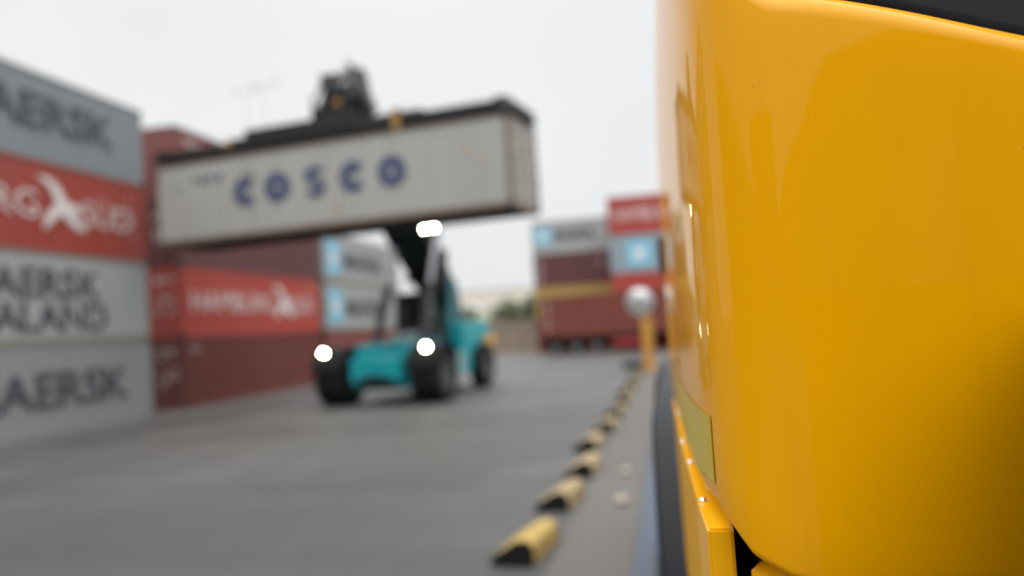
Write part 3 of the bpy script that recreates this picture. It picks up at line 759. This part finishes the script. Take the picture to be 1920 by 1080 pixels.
def zbot(i):
    u = PL[i].x if PL[i].y < 1.3 or PL[i].x > .2 else .03
    for (a, za), (c, zc_) in zip([(0, -.218), (.05, -.222), (.062, -.238), (.08, -.262), (.12, -.282), (.2, -.30), (.4, -.34), (1.4, -.36)], [(.05, -.222), (.062, -.238), (.08, -.262), (.12, -.282), (.2, -.30), (.4, -.34), (1.4, -.36), (2, -.36)]):
        if a <= u <= c: return CAM_H + za + (zc_ - za) * (u - a) / (c - a)
    return CAM_H - .3
def skin(prof):
    """prof(i) -> list of (inset, z)"""
    rows_ = []
    for i, p in enumerate(PL):
        rows_.append([(p.x - NRM[i].x * d, p.y - NRM[i].y * d, z) for d, z in prof(i)])
    return rows_
def panel_prof(i):
    a, c = zbot(i), ztop(i); P = []
    for k in range(7): t = pi / 2 * k / 6; P.append((.012 - .012 * sin(t) + (.03 if k == 0 else 0), a + .012 - .012 * cos(t)))
    n = 14
    for k in range(1, n):
        z = a + .012 + (c - .034 - a - .012) * k / n
        P.append((.0008 * sin(k * 1.1) * 0 + .05 * max(0, z - CAM_H - .15) ** 2, z))
    base = .05 * max(0, c - .034 - CAM_H - .15) ** 2
    for k in range(9): t = pi / 2 * k / 8; P.append((base + .030 * (1 - cos(t)), c - .034 + .034 * sin(t)))
    P.append((base + .055, c + .002))
    return P
b = MB(); b.grid(skin(panel_prof)); corner = b.build('cab_panel', M_yel, VR, smooth=True)
# windscreen rubber and glass above the panel
b = MB(); b.grid(skin(lambda i: [(.055 + .012 * max(0, 1), ztop(i) - .02), (.050, ztop(i) + .012), (.058, ztop(i) + .03), (.075, ztop(i) + .034)])); b.build('window_seal', mat('matt_seal', (.006, .006, .007), .9, 0, .05), VR, smooth=True)
b = MB(); b.grid(skin(lambda i: [(.066, ztop(i) - .02), (.072, ztop(i) + .05), (.22, CAM_H + 1.25)])); b.build('windscreen', mat('windscreen_black', (.010, .0105, .013), .6, 0, .15), VR, smooth=True)
b = MB(); b.prism([(.3, 1.25), (1.3, 1.6), (2.3, 1.25), (2.3, 2.6), (.3, 2.6)], (0, 0, CAM_H + 1.24), (1, 0, 0), (0, 1, 0), .08); b.build('roof', M_yel2, VR)
# reflective marker tape on the side, close to the lower edge
tape = []
for i, p in enumerate(PL):
    if p.x < .2 and 1.015 <= p.y <= 1.75:
        lo = max(-.197 if p.y < 1.1 else -.205, zbot(i) - CAM_H + .013); tape.append([(p.x + NRM[i].x * .0012, p.y + NRM[i].y * .0012, CAM_H + z) for z in (lo, lo + (-.118 - lo) * .5, -.118)])
b = MB(); b.grid(tape); b.build('reflective_tape', mat('marker_tape', (.52, .37, .02), .45, 0, .1, .4, .15), VR, smooth=True)
# structure under the panel
b = MB(); b.prism([(.094, 1.02), (.6, 1.2), (1.3, 1.5), (2.3, 1.3), (2.4, 2.6), (.094, 2.6)], (0, 0, CAM_H - 1.7), (1, 0, 0), (0, 1, 0), 1.45); b.build('chassis', M_black, VR)
b = MB(); b.prism([(.093, .952), (.16, .946), (.3, .99), (.65, 1.15), (1.3, 1.385), (1.3, 1.46), (.65, 1.24), (.3, 1.08), (.1, 1.03), (.082, .985)], (0, 0, CAM_H - .9), (1, 0, 0), (0, 1, 0), .612); b.build('bumper', M_yel2, VR, autosmooth=30)
b = MB(); b.prism([(.038, 1.0), (.067, 1.0), (.078, 1.3), (.09, 2.6), (.026, 2.6), (.027, 1.6), (.033, 1.18)], (0, 0, CAM_H - .62), (1, 0, 0), (0, 1, 0), .375)
bmesh.ops.bevel(b.b, geom=list(b.b.edges), offset=.003, segments=2, affect='EDGES')
led = b.build('side_sill', M_yel2, VR, autosmooth=30)
rv = None
for u, v in ((.033, 2.2), (.031, 1.69), (.041, 1.15), (.055, 1.245), (.036, 1.45)):
    if rv is None:
        b = MB(); b.lathe([(0, .0062), (.0025, .0058), (.0045, .0035), (.0052, .0008)], 'Z', 14); rv = b.build('rivet', mat('rivet_steel', (.8, .8, .78), .12, 1.0), led, smooth=True); rv.location = (u, v, CAM_H - .2452)
    else: copy_part(rv, led, (u, v, CAM_H - .2452))
# dark mudguard and wheel farther along the side
b = MB(); pr = []
for a in range(-20, 185, 8):
    t = radians(a); pr.append((3.05 - .98 * cos(t), 1.07 + .98 * sin(t)))
def strip(u, k): return [(u + (.035 * sst(CAM_H - .30, CAM_H - .13, z) if u < 0 else 0), 3.05 + (v - 3.05) * k, 1.07 + (z - 1.07) * k) for v, z in pr]
b.grid([strip(-.036, .93), strip(-.044, .955), strip(-.040, .985), strip(-.026, 1.0), strip(.3, 1.0)]); b.grid([strip(-.036, .93), strip(.3, .93)])
b.build('mudguard', mat('dark_rubber_guard', (.012, .013, .017), .45, 0, .2), VR, smooth=True)
fw_ = wheel('wheel', VR, (.2, 3.05, .86), .86, .42, M_yel2); copy_part(fw_, VR, (2.2, 3.05, .86)); copy_part(fw_, VR, (.2, 6.6, .86)); copy_part(fw_, VR, (2.2, 6.6, .86))
b = MB(); b.box(.45, 1.95, 2.62, 8.4, .75, 1.5, bev=.05); b.box(.35, 2.05, 3.9, 8.6, 1.5, 2.5, bev=.2); b.build('engine_hood', M_yel2, VR)
b = MB(); b.box(.012, .034, 2.55, 2.60, CAM_H + .13, CAM_H + .24, bev=.006); b.build('marker_lamp', mat('dark_blue_lens', (.02, .025, .07), .4), VR)
b = MB(); b.prism([(.452, 1.0), (.285, .60), (.85, .60), (1.1, 1.0)], (0, 0, CAM_H - 1.1), (1, 0, 0), (0, 1, 0), 1.12); b.build('added_shade_box', M_black, VR)  # unseen box added to shade the lower right of the panel

# ------------------------------------------------------------------ behind the photographer: what the paint mirrors
WH = empty('warehouse', (17, -30, 0), 0, 'long dark warehouse to the right of the photographer, mirrored in the yellow paint', 'warehouse')
b = MB(); b.box(0, 24, -40, 38, 0, 9.2); b.build('wall', paint((.08, .078, .075), .2, .3), WH)
b = MB(); b.box(-.4, 24.4, -40.4, 38.4, 9.2, 9.7); b.build('roof', M_dark, WH)
for y in (-22, -8, 6, 20):
    b = MB(); b.box(-.05, -.002, y, y + 5, 0, 5.5); b.build('door', M_grey, WH)
for y in (-14, 0, 14, 28):
    b = MB(); b.box(-.3, -.002, y, y + .5, 0, 9.1); b.build('pilaster', M_grey, WH)
OB = empty('added_mirror_block', (-30, -22, 0), 0, 'low grey block added in place of containers on the left behind the photographer, mirrored in the yellow paint', 'building')  # unseen block added for the paint to mirror, instead of a container row
b = MB(); b.box(0, 12.4, -20, 24, 0, 8.0); b.build('wall', paint((.22, .21, .20), .1, .2), OB)  # body of the added mirror block
for k in range(9):
    b = MB(); b.box(12.41, 12.46, -18 + k * 4.6, -15.6 + k * 4.6, 1.2, 6.4); b.build('window', M_glass, OB)  # dark panes on the added mirror block
GS = empty('added_mirror_hall', (-4, -76, 0), 0, 'tall dark hall added at the far end behind the photographer, mirrored in the yellow paint', 'building')  # unseen hall added to cut the sky reflected in the panel
b = MB(); b.box(-26, 20, -8, 8, 0, 19); b.build('wall', paint((.10, .098, .09), .2, .3), GS)  # body of the added mirror hall
b = MB(); b.prism([(-8.6, 19.0), (8.6, 19.0), (0, 21.5)], (-26.5, 0, 0), (0, 1, 0), (0, 0, 1), 47); b.build('roof', M_dark, GS)  # top of the added mirror hall
for x in (-18, -6, 6):
    b = MB(); b.box(x, x + 6, 8.002, 8.06, 0, 7); b.build('door', M_grey, GS)  # grey panels on the added mirror hall
